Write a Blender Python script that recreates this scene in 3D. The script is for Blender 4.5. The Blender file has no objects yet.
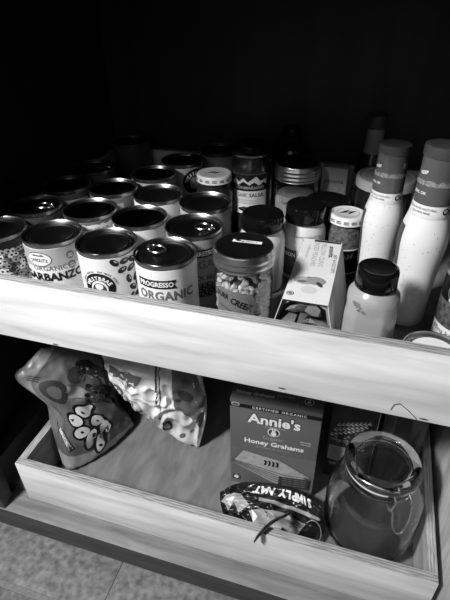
import bpy, bmesh, math, random
from mathutils import Vector, Matrix, noise
C = bpy.context.scene
COL = C.collection
PI = math.pi
random.seed(7)
UP = .242      # floor of the upper pull-out
LO = -.0821     # floor of the lower pull-out

# ------------------------------------------------------------------ materials
def newmat(name):
    m = bpy.data.materials.new(name); m.use_nodes = True
    nt = m.node_tree; nt.nodes.clear()
    out = nt.nodes.new('ShaderNodeOutputMaterial')
    return m, nt, out

def mat(name, v, rough=.5, metal=0., var=.06, scale=40., bump=0., spec=.5, trans=0., ior=1.45, alpha=1., coat=0., stretch=(1, 1, 1)):
    if v < .5: v = v * (.55 + .9 * v)
    m, nt, out = newmat(name)
    b = nt.nodes.new('ShaderNodeBsdfPrincipled')
    tc = nt.nodes.new('ShaderNodeTexCoord'); mp = nt.nodes.new('ShaderNodeMapping')
    mp.inputs['Scale'].default_value = stretch
    nz = nt.nodes.new('ShaderNodeTexNoise'); nz.inputs['Scale'].default_value = scale; nz.inputs['Detail'].default_value = 4
    cr = nt.nodes.new('ShaderNodeValToRGB')
    a, c = v * (1 - var), min(1, v * (1 + var))
    cr.color_ramp.elements[0].position = .3; cr.color_ramp.elements[1].position = .7
    cr.color_ramp.elements[0].color = (a, a, a, 1); cr.color_ramp.elements[1].color = (c, c, c, 1)
    L = nt.links.new
    L(tc.outputs['Object'], mp.inputs[0]); L(mp.outputs[0], nz.inputs[0]); L(nz.outputs[0], cr.inputs[0]); L(cr.outputs[0], b.inputs['Base Color'])
    b.inputs['Roughness'].default_value = rough; b.inputs['Metallic'].default_value = metal
    b.inputs['Specular IOR Level'].default_value = spec; b.inputs['IOR'].default_value = ior
    b.inputs['Transmission Weight'].default_value = trans; b.inputs['Alpha'].default_value = alpha
    b.inputs['Coat Weight'].default_value = coat
    if bump:
        bp = nt.nodes.new('ShaderNodeBump'); bp.inputs['Strength'].default_value = bump; bp.inputs['Distance'].default_value = .002
        L(nz.outputs[0], bp.inputs['Height']); L(bp.outputs[0], b.inputs['Normal'])
    L(b.outputs[0], out.inputs[0])
    return m

def glass(name, v=.97, rough=.02):
    m, nt, out = newmat(name)
    b = nt.nodes.new('ShaderNodeBsdfPrincipled')
    b.inputs['Base Color'].default_value = (v, v, v, 1); b.inputs['Transmission Weight'].default_value = 1
    b.inputs['Roughness'].default_value = rough; b.inputs['IOR'].default_value = 1.48
    nt.links.new(b.outputs[0], out.inputs[0]); return m

def wood(name, dark, light, grain=(1, 14, 14), scale=6., rough=.55, rings=.5):
    """grain runs along the axis whose mapping scale is 1"""
    m, nt, out = newmat(name); L = nt.links.new
    b = nt.nodes.new('ShaderNodeBsdfPrincipled')
    tc = nt.nodes.new('ShaderNodeTexCoord'); mp = nt.nodes.new('ShaderNodeMapping'); mp.inputs['Scale'].default_value = grain
    nz = nt.nodes.new('ShaderNodeTexNoise'); nz.inputs['Scale'].default_value = scale; nz.inputs['Detail'].default_value = 7; nz.inputs['Distortion'].default_value = .4
    n2 = nt.nodes.new('ShaderNodeTexNoise'); n2.inputs['Scale'].default_value = scale * .35; n2.inputs['Detail'].default_value = 2; n2.inputs['Distortion'].default_value = 1.2
    ml = nt.nodes.new('ShaderNodeMath'); ml.operation = 'MULTIPLY'; ml.inputs[1].default_value = 9
    sn = nt.nodes.new('ShaderNodeMath'); sn.operation = 'SINE'
    mx = nt.nodes.new('ShaderNodeMath'); mx.operation = 'MULTIPLY_ADD'; mx.inputs[1].default_value = .09 * rings
    cr = nt.nodes.new('ShaderNodeValToRGB')
    cr.color_ramp.elements[0].position = .3; cr.color_ramp.elements[1].position = .62
    cr.color_ramp.elements[0].color = (dark,) * 3 + (1,); cr.color_ramp.elements[1].color = (light,) * 3 + (1,)
    bp = nt.nodes.new('ShaderNodeBump'); bp.inputs['Strength'].default_value = .15; bp.inputs['Distance'].default_value = .0008
    L(tc.outputs['Object'], mp.inputs[0]); L(mp.outputs[0], nz.inputs[0]); L(mp.outputs[0], n2.inputs[0])
    L(n2.outputs[0], ml.inputs[0]); L(ml.outputs[0], sn.inputs[0]); L(sn.outputs[0], mx.inputs[0]); L(nz.outputs[0], mx.inputs[2])
    L(mx.outputs[0], cr.inputs[0]); L(cr.outputs[0], b.inputs['Base Color'])
    L(nz.outputs[0], bp.inputs['Height']); L(bp.outputs[0], b.inputs['Normal'])
    b.inputs['Roughness'].default_value = rough
    L(b.outputs[0], out.inputs[0]); return m

def ply(name, lo, hi, freq, axis=1, rough=.6):
    """plywood edge: thin plies stacked along one axis"""
    m, nt, out = newmat(name); L = nt.links.new
    b = nt.nodes.new('ShaderNodeBsdfPrincipled')
    tc = nt.nodes.new('ShaderNodeTexCoord'); sp = nt.nodes.new('ShaderNodeSeparateXYZ')
    ml = nt.nodes.new('ShaderNodeMath'); ml.operation = 'MULTIPLY'; ml.inputs[1].default_value = freq
    sn = nt.nodes.new('ShaderNodeMath'); sn.operation = 'SINE'
    mp = nt.nodes.new('ShaderNodeMapping'); mp.inputs['Scale'].default_value = (8, 160, 160) if axis == 1 else (160, 8, 160)
    nz = nt.nodes.new('ShaderNodeTexNoise'); nz.inputs['Scale'].default_value = 5; nz.inputs['Detail'].default_value = 5
    ad = nt.nodes.new('ShaderNodeMath'); ad.operation = 'MULTIPLY_ADD'; ad.inputs[1].default_value = .09
    cr = nt.nodes.new('ShaderNodeValToRGB')
    cr.color_ramp.elements[0].position = .36; cr.color_ramp.elements[1].position = .62
    cr.color_ramp.elements[0].color = (lo,) * 3 + (1,); cr.color_ramp.elements[1].color = (hi,) * 3 + (1,)
    L(tc.outputs['Object'], sp.inputs[0]); L(sp.outputs[axis], ml.inputs[0]); L(ml.outputs[0], sn.inputs[0])
    L(tc.outputs['Object'], mp.inputs[0]); L(mp.outputs[0], nz.inputs[0])
    L(sn.outputs[0], ad.inputs[0]); L(nz.outputs[0], ad.inputs[2]); L(ad.outputs[0], cr.inputs[0])
    L(cr.outputs[0], b.inputs['Base Color']); b.inputs['Roughness'].default_value = rough
    L(b.outputs[0], out.inputs[0]); return m

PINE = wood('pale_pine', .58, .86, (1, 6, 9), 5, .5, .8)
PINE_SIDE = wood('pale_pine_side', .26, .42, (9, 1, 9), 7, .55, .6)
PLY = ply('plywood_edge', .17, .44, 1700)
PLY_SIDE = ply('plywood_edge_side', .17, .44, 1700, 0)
BASEW = wood('birch_base', .13, .21, (6, 2, 6), 9, .6, .4)
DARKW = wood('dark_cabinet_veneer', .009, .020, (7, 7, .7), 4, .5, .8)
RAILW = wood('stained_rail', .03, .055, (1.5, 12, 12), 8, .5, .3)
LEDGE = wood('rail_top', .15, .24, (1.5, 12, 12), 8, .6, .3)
STRIPW = wood('pale_strip', .36, .6, (9, 9, 1), 8, .55, .5)
TILE = mat('stone_tile', .235, .6, var=.45, scale=85, bump=.5)
GROUT = mat('grout', .25, .9, var=.2, scale=200)
STEEL = mat('tin_steel', .42, .3, 1, .08, 120)
LIDM = mat('dark_can_end', .2, .3, 1, .1, 60)
LIDD = mat('black_can_end', .02, .25, 1, .1, 60)
TORN = mat('torn_foil_edge', .27, .5, var=.5, scale=400)
SILVER = mat('silver_band', .62, .3, 1, .08, 50)
WIRE = mat('steel_wire', .6, .25, 1, .05, 100)
WHITE = mat('white_print', .82, .5, var=.03)
PAPER = mat('white_label_paper', .74, .45, var=.03, coat=.2)
PAPERG = mat('grey_label_paper', .34, .5, var=.06, coat=.2)
PAPERD = mat('dark_label_paper', .10, .5, var=.1)
INK = mat('black_ink', .012, .45, var=.1)
GREY = mat('mid_grey_ink', .19, .5, var=.06)
LGREY = mat('light_grey_ink', .42, .5, var=.06)
DGREY = mat('dark_grey_ink', .07, .5, var=.06)
BLACKP = mat('glossy_black_plastic', .008, .15, var=.2, spec=.4)
BLACKM = mat('satin_black_lid', .010, .3, var=.2, spec=.16)
CREAM = mat('cream_plastic', .62, .3, var=.03, coat=.3)
DRESS = mat('creamy_dressing_plastic', .74, .28, var=.03, coat=.5)
MUST = mat('mustard_plastic', .36, .25, var=.04, coat=.5)
CAPG = mat('grey_ribbed_cap', .09, .35, var=.1)
SLEEVE = mat('shrink_band', .13, .25, var=.15, coat=.4)
DARKLIQ = mat('dark_salsa', .035, .3, var=.6, scale=150, coat=.3)
MIDLIQ = mat('grainy_relish', .13, .4, var=.7, scale=220, bump=.3)
OATS = mat('pale_grains', .5, .7, var=.35, scale=230, bump=.5)
WLID = mat('white_enamel_lid', .72, .35, var=.03, coat=.3)
KERN = mat('white_kernel', .72, .5, var=.15, scale=90)
GLASS = glass('clear_glass')
GLASSD = glass('smoky_glass', .8)
RUBBER = mat('pale_rubber_seal', .55, .5, var=.06)
BOXG = mat('grey_carton', .17, .45, var=.04, coat=.15)
BOXS = mat('grey_carton_side', .12, .5, var=.06)
BOXD = mat('dark_carton', .06, .35, var=.12, coat=.2)
CRACK = mat('cracker_print', .42, .5, var=.2, scale=120)
CRACKD = mat('cracker_edge_print', .16, .5, var=.3, scale=150)
PEACH = mat('peach_chunk', .22, .3, var=.25, scale=60, coat=.5)
FILM = mat('foil_silver_bag', .72, .5, .1, .08, 25, bump=.1)
BAGG = mat('grey_snack_bag', .21, .34, .12, .35, 9, bump=.1, coat=.2)
BAGL = mat('light_bag_print', .40, .35, .1, .15, 20)
BAGK = mat('black_snack_bag', .02, .3, .1, .3, 20, coat=.3)

# ------------------------------------------------------------------ text outlines
_tc = {}
def text_tris(s, size, bold=0., align='CENTER', space=1.):
    k = (s, size, bold, align, space)
    if k in _tc: return _tc[k]
    cu = bpy.data.curves.new('t', 'FONT'); cu.body = s; cu.size = size; cu.offset = bold * size; cu.align_x = align
    cu.align_y = 'CENTER'; cu.resolution_u = 2; cu.space_character = space; cu.fill_mode = 'FRONT'
    o = bpy.data.objects.new('t', cu); COL.objects.link(o)
    dg = bpy.context.evaluated_depsgraph_get(); me = o.evaluated_get(dg).to_mesh()
    vs = [v.co.copy() for v in me.vertices]; fs = [tuple(p.vertices) for p in me.polygons]
    bpy.data.objects.remove(o); bpy.data.curves.remove(cu)
    _tc[k] = (vs, fs); return vs, fs

def ell(cx, cy, rx, ry, n=20, rot=0):
    return [(cx + rx * math.cos(a) * math.cos(rot) - ry * math.sin(a) * math.sin(rot), cy + rx * math.cos(a) * math.sin(rot) + ry * math.sin(a) * math.cos(rot))
            for a in [2 * PI * i / n for i in range(n)]]

# ------------------------------------------------------------------ mesh builder
class MB:
    def __init__(s): s.bm = bmesh.new(); s.ms = []
    def mi(s, m):
        if m not in s.ms: s.ms.append(m)
        return s.ms.index(m)
    def face(s, vs, m):
        try: f = s.bm.faces.new(vs)
        except ValueError: return
        f.material_index = s.mi(m); f.smooth = True; return f
    def lathe(s, prof, m, seg=40, c=(0, 0, 0), xf=None, squash=None):
        rings = []
        for r, z in prof:
            if r < 1e-6: ring = [s.bm.verts.new((c[0], c[1], c[2] + z))]
            else:
                ring = []
                for i in range(seg):
                    a = 2 * PI * i / seg; k = squash(a, z) if squash else 1
                    ring.append(s.bm.verts.new((c[0] + r * k * math.cos(a), c[1] + r * k * math.sin(a), c[2] + z)))
            rings.append(ring)
        if xf:
            for ring in rings:
                for v in ring: v.co = xf @ v.co
        ml = m if isinstance(m, list) else [m] * (len(prof) - 1)
        for j in range(len(prof) - 1):
            a, b = rings[j], rings[j + 1]
            for i in range(seg):
                k = (i + 1) % seg
                if len(a) == 1 and len(b) == 1: continue
                if len(a) == 1: s.face([a[0], b[k], b[i]], ml[j])
                elif len(b) == 1: s.face([a[i], a[k], b[0]], ml[j])
                else: s.face([a[i], a[k], b[k], b[i]], ml[j])
        return s
    def box(s, lo, hi, m, top=None, front=None, bev=0.):
        b = bmesh.new(); bmesh.ops.create_cube(b, size=1)
        for v in b.verts: v.co = Vector([lo[i] + (v.co[i] + .5) * (hi[i] - lo[i]) for i in range(3)])
        if bev: bmesh.ops.bevel(b, geom=list(b.edges), offset=bev, segments=2, affect='EDGES', profile=.6)
        mp = {v: s.bm.verts.new(v.co) for v in b.verts}
        for f in b.faces:
            n = f.normal; mm = m
            if top and n.z > .8: mm = top
            if front and n.y < -.8: mm = front
            s.face([mp[v] for v in f.verts], mm)
        b.free(); return s
    def tube(s, pts, r, m, seg=8, closed=False, flat=1.):
        P = [Vector(p) for p in pts]; n = len(P); rings = []; up = None
        for i in range(n):
            if closed: t = (P[(i + 1) % n] - P[i - 1])
            else: t = (P[min(i + 1, n - 1)] - P[max(i - 1, 0)])
            t = t.normalized() if t.length > 1e-9 else Vector((1, 0, 0))
            if up is None: up = t.orthogonal().normalized()
            up = (up - t * up.dot(t)); up = up.normalized() if up.length > 1e-6 else t.orthogonal().normalized()
            w = t.cross(up); rr = r[i] if isinstance(r, list) else r
            rings.append([s.bm.verts.new(P[i] + up * rr * math.cos(2 * PI * k / seg) + w * rr * flat * math.sin(2 * PI * k / seg)) for k in range(seg)])
        for i in range(n if closed else n - 1):
            a, b = rings[i], rings[(i + 1) % n]
            for k in range(seg): s.face([a[k], a[(k + 1) % seg], b[(k + 1) % seg], b[k]], m)
        if not closed: s.face(rings[0][::-1], m); s.face(rings[-1], m)
        return s
    def ico(s, c, r, m, sub=1, jit=0.):
        b = bmesh.new(); bmesh.ops.create_icosphere(b, subdivisions=sub, radius=1)
        R = Matrix.Rotation(random.random() * 6, 3, 'Z') @ Matrix.Rotation(random.random() * 6, 3, 'X')
        mp = {}
        for v in b.verts:
            k = 1 + jit * noise.noise(v.co * 1.7 + Vector(c) * 300)
            mp[v] = s.bm.verts.new(R @ Vector((v.co.x * r[0] * k, v.co.y * r[1] * k, v.co.z * r[2] * k)) + Vector(c))
        for f in b.faces: s.face([mp[v] for v in f.verts], m)
        b.free(); return s
    # printed shapes, given flat in (u, v) and laid on a surface by fn
    def decal(s, vs, fs, fn, m, step=None, off=(0, 0), rot=0.):
        b = bmesh.new(); bv = []
        cr, sr = math.cos(rot), math.sin(rot)
        for v in vs:
            x, y = v[0], v[1]; bv.append(b.verts.new((off[0] + x * cr - y * sr, off[1] + x * sr + y * cr, 0)))
        for f in fs:
            try: b.faces.new([bv[i] for i in f])
            except ValueError: pass
        if step:
            for ax in (0, 1):
                st = step[ax] if isinstance(step, tuple) else step
                if not st: continue
                xs = [v.co[ax] for v in b.verts]
                if not xs: continue
                a0, a1 = min(xs), max(xs); k = math.floor(a0 / st) + 1
                nrm = (1, 0, 0) if ax == 0 else (0, 1, 0)
                while k * st < a1:
                    co = (k * st, 0, 0) if ax == 0 else (0, k * st, 0)
                    bmesh.ops.bisect_plane(b, geom=b.verts[:] + b.edges[:] + b.faces[:], plane_co=co, plane_no=nrm, dist=1e-7); k += 1
        mp = {v: s.bm.verts.new(fn(v.co.x, v.co.y)) for v in b.verts}
        for f in b.faces:
            vv = [mp[v] for v in f.verts]
            if f.normal.z < 0: vv.reverse()
            s.face(vv, m)
        b.free(); return s
    def text(s, t, size, fn, m, off=(0, 0), rot=0., bold=.02, step=None, align='CENTER', space=1., sx=1., arc=None):
        if arc:      # letters one by one along a circle of radius |arc|; positive arches upward
            w = [text_tris(ch, size, bold) for ch in t]; adv = size * .66 * space * sx
            for i, ch in enumerate(t):
                if ch == ' ': continue
                d = (i - (len(t) - 1) / 2) * adv; a = d / arc
                p = (off[0] + arc * math.sin(a), off[1] + arc * math.cos(a) - arc)
                vs, fs = w[i]; s.decal([(v[0] * sx, v[1]) for v in vs], fs, fn, m, step, p, -a + rot)
            return s
        vs, fs = text_tris(t, size, bold, align, space)
        return s.decal([(v[0] * sx, v[1]) for v in vs], fs, fn, m, step, off, rot)
    def poly(s, pts, fn, m, step=None, off=(0, 0), rot=0.):
        return s.decal(pts, [tuple(range(len(pts)))], fn, m, step, off, rot)
    def ring(s, cx, cy, r0, r1, fn, m, step=None, n=28):
        a = ell(cx, cy, r0, r0, n); b = ell(cx, cy, r1, r1, n)
        return s.decal(a + b, [(i, (i + 1) % n, n + (i + 1) % n, n + i) for i in range(n)], fn, m, step)
    def grid(s, fn, nu, nv, m, flip=False):
        V = [[s.bm.verts.new(fn(i / nu, j / nv)) for j in range(nv + 1)] for i in range(nu + 1)]
        for i in range(nu):
            for j in range(nv):
                q = [V[i][j], V[i + 1][j], V[i + 1][j + 1], V[i][j + 1]]
                s.face(q[::-1] if flip else q, m(i / nu, j / nv) if callable(m) else m)
        return s
    def build(s, name, parent=None, loc=(0, 0, 0), sharp=38, fix=True):
        if fix: bmesh.ops.remove_doubles(s.bm, verts=s.bm.verts, dist=1e-7)
        for e in s.bm.edges:
            if len(e.link_faces) == 2 and e.calc_face_angle(0) > math.radians(sharp): e.smooth = False
        me = bpy.data.meshes.new(name); s.bm.to_mesh(me); s.bm.free()
        for m in s.ms: me.materials.append(m)
        o = bpy.data.objects.new(name, me); COL.objects.link(o); o.location = loc
        if parent: o.parent = parent
        return o

def thing(name, label, cat, loc, rz=0., group=None):
    o = bpy.data.objects.new(name, None); COL.objects.link(o); o.empty_display_size = .02
    o.location = loc; o.rotation_euler = (0, 0, rz); o['label'] = label; o['category'] = cat
    if group: o['group'] = group
    return o
def tag(o, label, cat, group=None, kind=None):
    o['label'] = label; o['category'] = cat
    if group: o['group'] = group
    if kind: o['kind'] = kind
    return o
def struct(o): o['kind'] = 'structure'; return o
def cyl(r, phi, e=.00025):        # flat print wrapped around an upright cylinder, facing azimuth phi
    return lambda u, v: Vector(((r + e) * math.cos(phi + u / r), (r + e) * math.sin(phi + u / r), v))
def flat(z):  return lambda u, v: Vector((u, v, z))
CAM = Vector((.4559, -.3437, .6149))
def facing(x, y): return math.atan2(CAM.y - y, CAM.x - x)
D = math.radians

# ------------------------------------------------------------------ setting
XL, XR, YB, ZT = -.078, .662, .575, .655
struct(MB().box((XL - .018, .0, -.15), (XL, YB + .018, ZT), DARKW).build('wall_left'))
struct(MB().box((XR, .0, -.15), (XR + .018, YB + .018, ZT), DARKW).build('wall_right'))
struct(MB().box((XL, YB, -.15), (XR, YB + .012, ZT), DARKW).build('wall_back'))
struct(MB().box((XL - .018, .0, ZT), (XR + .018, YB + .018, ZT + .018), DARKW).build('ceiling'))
# front rail under the lower pull-out, its ledge, stiles, toe kick
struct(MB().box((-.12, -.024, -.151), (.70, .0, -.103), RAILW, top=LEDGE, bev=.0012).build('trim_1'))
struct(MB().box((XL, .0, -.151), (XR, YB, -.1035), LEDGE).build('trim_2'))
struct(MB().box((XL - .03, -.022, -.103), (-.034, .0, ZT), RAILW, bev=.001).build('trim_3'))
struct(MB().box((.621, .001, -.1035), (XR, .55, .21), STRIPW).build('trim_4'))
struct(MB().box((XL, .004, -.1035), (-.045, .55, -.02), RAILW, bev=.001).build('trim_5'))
struct(MB().box((-.12, .07, -.25), (.70, .082, -.151), RAILW).build('baseboard_front'))
fl = MB(); gx, gy, T = .1437, -.0735, .33
fl.box((-1.2, -1.4, -.262), (1.6, .07, -.2515), GROUT)
for i in range(-4, 4):
    for j in range(-4, 1):
        x0, y0 = gx + i * T, gy + j * T; y1 = min(y0 + T - .008, .07)
        fl.box((x0 + .003, y0 + .003, -.2515), (x0 + T - .005, y1, -.2498), TILE, bev=.0012)
struct(fl.build('floor'))
# the kitchen goes on behind the photographer: a pale wall gives the soft fill
struct(MB().box((-1.2, -1.42, -.262), (1.6, -1.4, 1.6), mat('painted_room_wall', .12, .8)).build('wall_front'))

# ------------------------------------------------------------------ the two pull-outs
def pullout(label, x0, x1, y0, z1, h, depth):
    t = thing('pull_out_drawer', label, 'drawer', ((x0 + x1) / 2, y0, z1 - h))
    w = (x1 - x0) / 2; th = .0128
    MB().box((-w, 0, 0), (w, th, h), PINE, top=PLY, bev=.0007).build('front_board', t)
    MB().box((-w + .02, depth - th, 0), (w - .02, depth, h), PINE, top=PLY, bev=.0007).build('back_board', t)
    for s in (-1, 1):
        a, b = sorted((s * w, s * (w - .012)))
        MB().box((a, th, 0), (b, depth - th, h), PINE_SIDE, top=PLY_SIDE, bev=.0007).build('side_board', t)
    MB().box((-w + .012, th, .001), (w - .012, depth - th, .0062), BASEW).build('base_panel', t)
    return t
up = pullout('upper pale plywood pull-out drawer crowded with cans, jars and bottles', -.062, .645, .0316, .3242, .0888, .53)
MB().tube([(.222, -.0005, .008), (.224, -.0006, .016), (.229, -.0007, .019), (.238, -.0007, .012), (.247, -.0006, .0035), (.250, -.0004, -.001)], .00035, INK, 5).build('loose_fibre', up)
for x, z in ((.108, .006), (-.245, .0785), (.255, .0035), (-.18, .0022)):
    MB().poly(ell(0, 0, .0045, .0011), lambda u, v, x=x, z=z: Vector((x + u, -.0002, z + v)), DGREY).build('wood_nick', up)
lo = pullout('lower pale plywood pull-out drawer holding snack bags, cartons and a clamp jar', 0, .6125, 0, 0, .0888, .53)
struct(MB().box((.6128, .006, -.098), (.6205, .5, -.083), STEEL).box((.6128, .003, -.103), (.6205, .012, -.07), STEEL).build('trim_6'))
struct(MB().box((-.045, .01, -.085), (-.0005, .5, -.0735), STEEL).box((-.013, .008, -.085), (-.0006, .5, -.055), RAILW).build('trim_7'))
struct(MB().box((XL, .06, .232), (-.0625, .56, .25), RAILW).build('trim_8'))
struct(MB().box((.6455, .06, .232), (XR, .56, .25), RAILW).build('trim_9'))

# ------------------------------------------------------------------ cans
R0, H0 = .0362, .112
def can_body(t, H=H0, R=R0, mlabel=PAPER, end=LIDM, tab=None, printer=None, top_band=None):
    b = MB()
    b.lathe([(0, .002), (R - .004, .002), (R - .002, 0), (R + .0008, .0005), (R + .0008, .003), (R - .0012, .0045), (R - .0012, H - .0045), (R + .0008, H - .003), (R + .0008, H), (R - .0002, H + .0004), (R - .0014, H - .001), (R - .003, H - .0045)], [STEEL] * 9 + [STEEL, LIDM, LIDM], 48)
    b.build('can_body', t)
    p = [(R - .003, H - .0045), (R - .0058, H - .0045), (R - .0068, H - .0033), (R - .0082, H - .0044), (R - .0105, H - .0036), (R - .012, H - .0044), (.018, H - .0040), (.0155, H - .0045), (0, H - .0044)]
    MB().lathe(p, end, 48).build('can_end', t)
    l = MB()
    l.lathe([(R - .0005, .005), (R, .0052), (R, H - .0062), (R - .0005, H - .006)], mlabel, 48)
    if top_band:
        l.lathe([(R + .00012, H - .0062 - top_band[0]), (R + .00012, H - .0062)], top_band[1], 48)
    if printer: printer(l)
    l.build('paper_label', t)
    if tab is not None:
        q = MB(); z = H - .0022; cs, sn = math.cos(tab), math.sin(tab)
        def P(a, b_, dz=0): return (a * cs - b_ * sn, a * sn + b_ * cs, z + dz)
        q.tube([P(.012 + .0095 * math.cos(a), .0085 * math.sin(a), .0012) for a in [2 * PI * i / 20 for i in range(20)]], .0013, STEEL, 6, True)
        q.tube([P(.0225 + .0042 * math.cos(a), .0058 * math.sin(a), .0006) for a in [2 * PI * i / 14 for i in range(14)]], .0011, STEEL, 6, True)
        q.tube([P(.024, 0, .0004), P(.028, 0, -.0004)], .0022, STEEL, 8)
        q.lathe([(0, 0), (.003, 0), (.003, -.0018), (.0001, -.0018)], STEEL, 12, P(.0235, 0, .001))
        q.build('pull_tab', t)

def P_garb(x, y):
    f = facing(x, y) - .36
    def pr(l):
        F = cyl(R0, f, .0004); G = cyl(R0, f, .0007); st = (.003, 0)
        l.poly([(-.055, .081), (.055, .081), (.055, .1058), (-.055, .1058)], cyl(R0, f, .0002), LGREY, st)
        l.poly(ell(-.0105, .0925, .0165, .0098, 26), F, DGREY, st); l.poly(ell(-.0105, .0925, .0156, .0089, 26), G, PAPER, st)
        l.text('SPROUTS', .0064, cyl(R0, f, .0009), INK, (-.0105, .0912), arc=.05, step=st, sx=.78)
        l.poly([(-.020, .0972), (-.015, .0992), (-.009, .0982), (-.005, .0992), (-.002, .0967), (-.010, .0969)], cyl(R0, f, .0009), DGREY, st)
        l.text('ORGANIC', .0090, F, GREY, (.0005, .0795), step=st, bold=.01, space=1.1)
        l.text('GARBANZO', .0150, F, INK, (.0015, .0668), step=st, bold=.042)
        l.text('BEANS', .0142, F, INK, (-.005, .05), step=st, bold=.035)
        for z in (.0935, .0800):
            l.poly(ell(.0285, z, .0053, .0053), F, GREY, st); l.text('non', .0036, G, PAPER, (.0285, z + .0015), step=st); l.text('GMO', .0032, G, PAPER, (.0285, z - .0017), step=st)
    return pr
def bean(l, F, cx, cy, r, rot, m1, m2, st):
    l.poly(ell(cx, cy, r, r * .62, 14, rot), F[0], m1, st)
    l.poly(ell(cx + .2 * r, cy + .2 * r, r * .45, r * .18, 10, rot), F[1], m2, st)
def P_west(x, y):
    f = facing(x, y) - .2
    def pr(l):
        F = cyl(R0, f, .0004); G = cyl(R0, f, .0007); H = cyl(R0, f, .001); st = (.003, 0)
        l.poly(ell(-.010, .068, .0195, .0195, 36), F, INK, st)
        l.poly(ell(-.010, .066, .0105, .0115, 28), G, PAPER, st); l.poly(ell(-.010, .065, .0085, .0095, 20), H, DGREY, st)
        l.poly(ell(-.010, .0695, .005, .0042, 14), cyl(R0, f, .0012), PAPER, st)
        l.text('WESTBRAE', .0072, G, WHITE, (-.010, .0805), arc=.0150, step=st, bold=.03, sx=.95)
        l.text('NATURAL', .0045, G, WHITE, (-.010, .0512), arc=-.0160, step=st, bold=.02)
        l.text('SIMPLE WORLD  EAT MORE BEANS', .0034, F, INK, (-.010, .0895), arc=.0225, step=st, bold=.01)
        rr = random.Random(3)
        for cx, cy in ((.012, .100), (.0245, .099), (.036, .0975), (.0205, .0885), (.0325, .087), (.042, .089), (.0275, .0735), (.0385, .072), (.032, .060), (.042, .061), (.0295, .047), (.040, .048)):
            bean(l, (F, G), cx, cy, .0063, rr.uniform(-1.4, 1.4), INK, LGREY, st)
    return pr
def P_prog(x, y, tw=0.):
    f = facing(x, y) + tw
    def pr(l):
        F = cyl(R0, f, .0004); G = cyl(R0, f, .0007); st = (.003, 0)
        l.poly([(-.034, .083), (.014, .083), (.0110, .0885), (.014, .094), (-.034, .094)], F, INK, st)
        l.text('PROGRESSO', .0086, G, WHITE, (-.0105, .0883), step=st, bold=.03, sx=.88)
        l.text('ORGANIC', .0165, F, GREY, (.0005, .0725), step=st, bold=.03, space=1.05, sx=.9)
        l.text('BLACK BEANS', .009, F, INK, (-.004, .053), step=st)
        l.poly(ell(-.004, .035, .019, .012), F, GREY, st)
        for i in range(14):
            a = i * 2.4; bean(l, (G, cyl(R0, f, .001)), -.004 + .004 * math.sqrt(i) * math.cos(a), .035 + .0026 * math.sqrt(i) * math.sin(a), .0042, a, INK, LGREY, st)
        for i in range(9): l.poly([(.024, .078 - i * .004), (.036 - (i % 3) * .002, .078 - i * .004), (.036 - (i % 3) * .002, .0787 - i * .004), (.024, .0787 - i * .004)], F, LGREY, st)
    return pr
def P_beans(x, y, base, m1, m2, r=.0048, n=150, lo_=.01, hi=.1, seed=1):
    f = facing(x, y)
    def pr(l):
        F = cyl(R0, f, .0003); G = cyl(R0, f, .0006); st = (.003, 0); rr = random.Random(seed)
        cols = 17; rows = int((hi - lo_) / (r * 1.25))
        for j in range(rows):
            for i in range(cols):
                cx = -.055 + .11 * (i + .5 * (j % 2)) / cols + rr.uniform(-1, 1) * r * .25; cy = lo_ + r + j * r * 1.25 + rr.uniform(-1, 1) * r * .2
                e = rr.uniform(0, .0002)
                l.poly(ell(cx, cy, r * rr.uniform(.85, 1), r * .66, 11, rr.uniform(-1.5, 1.5)), cyl(R0, f, .0003 + e), rr.choice(m1), st)
                l.poly(ell(cx + r * .15, cy, r * .3, r * .28, 8), cyl(R0, f, .0006 + e), m2, st)
    return pr
def P_plain(x, y, word, tw=0., art=None):
    f = facing(x, y) + tw
    def pr(l):
        F = cyl(R0, f, .0004); G = cyl(R0, f, .0007); st = (.003, 0)
        l.poly([(-.03, .078), (.03, .078), (.03, .098), (-.03, .098)], F, art or LGREY, st)
        l.text(word, .010, G, INK, (0, .088), step=st, bold=.03)
        l.poly(ell(0, .045, .022, .02), F, GREY, st)
    return pr
def P_badge(x, y):
    f = facing(x, y) + .55
    def pr(l):
        F = cyl(R0, f, .0004); G = cyl(R0, f, .0007); st = (.003, 0)
        l.poly(ell(0, .082, .0215, .0215, 32), F, INK, st); l.poly(ell(0, .080, .010, .011, 20), G, PAPERG, st)
        l.text('WESTBRAE', .0078, G, WHITE, (0, .0955), arc=.0158, step=st, bold=.03)
    return pr
def can(x, y, label, printer=None, mlabel=PAPER, end=LIDM, tab=None, top_band=None, H=H0, z=UP, group='food cans in the upper drawer', R=R0):
    t = thing('food_can', label, 'can', (x, y, z), 0, group)
    can_body(t, H, R, mlabel, end, tab, printer, top_band); return t
can(.008, .098, 'can printed with speckled beans, leftmost in the front row', P_beans(.008, .098, 0, [GREY, LGREY, PAPERG, DGREY, PAPER], INK, r=.0052, seed=2), INK)
can(.0842, .107, 'white can reading ORGANIC GARBANZO behind the front board', P_garb(.0842, .107), top_band=(.003, GREY))
can(.1632, .1035, 'white can with round black badge and printed dark beans in the front row', P_west(.1632, .1035))
can(.2425, .0985, 'white pull-tab can with black ribbon reading PROGRESSO, in the front row', P_prog(.2425, .0985, -.12), tab=D(-200))
can(.010, .177, 'dark pull-tab can behind the speckled bean can at the left', P_plain(.01, .177, 'BEANS'), PAPERD, tab=D(10))
can(.092, .1865, 'can with printed pale kidney beans directly behind the garbanzo can', P_beans(.092, .1865, 0, [PAPER, WHITE, PAPER], LGREY, r=.0088, hi=.1, seed=5), GREY, end=LIDD)
can(.170, .181, 'plain white can with flat black lid, second row, behind the round badge can', P_plain(.17, .181, 'BEANS', -1.6), end=LIDD)
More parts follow.
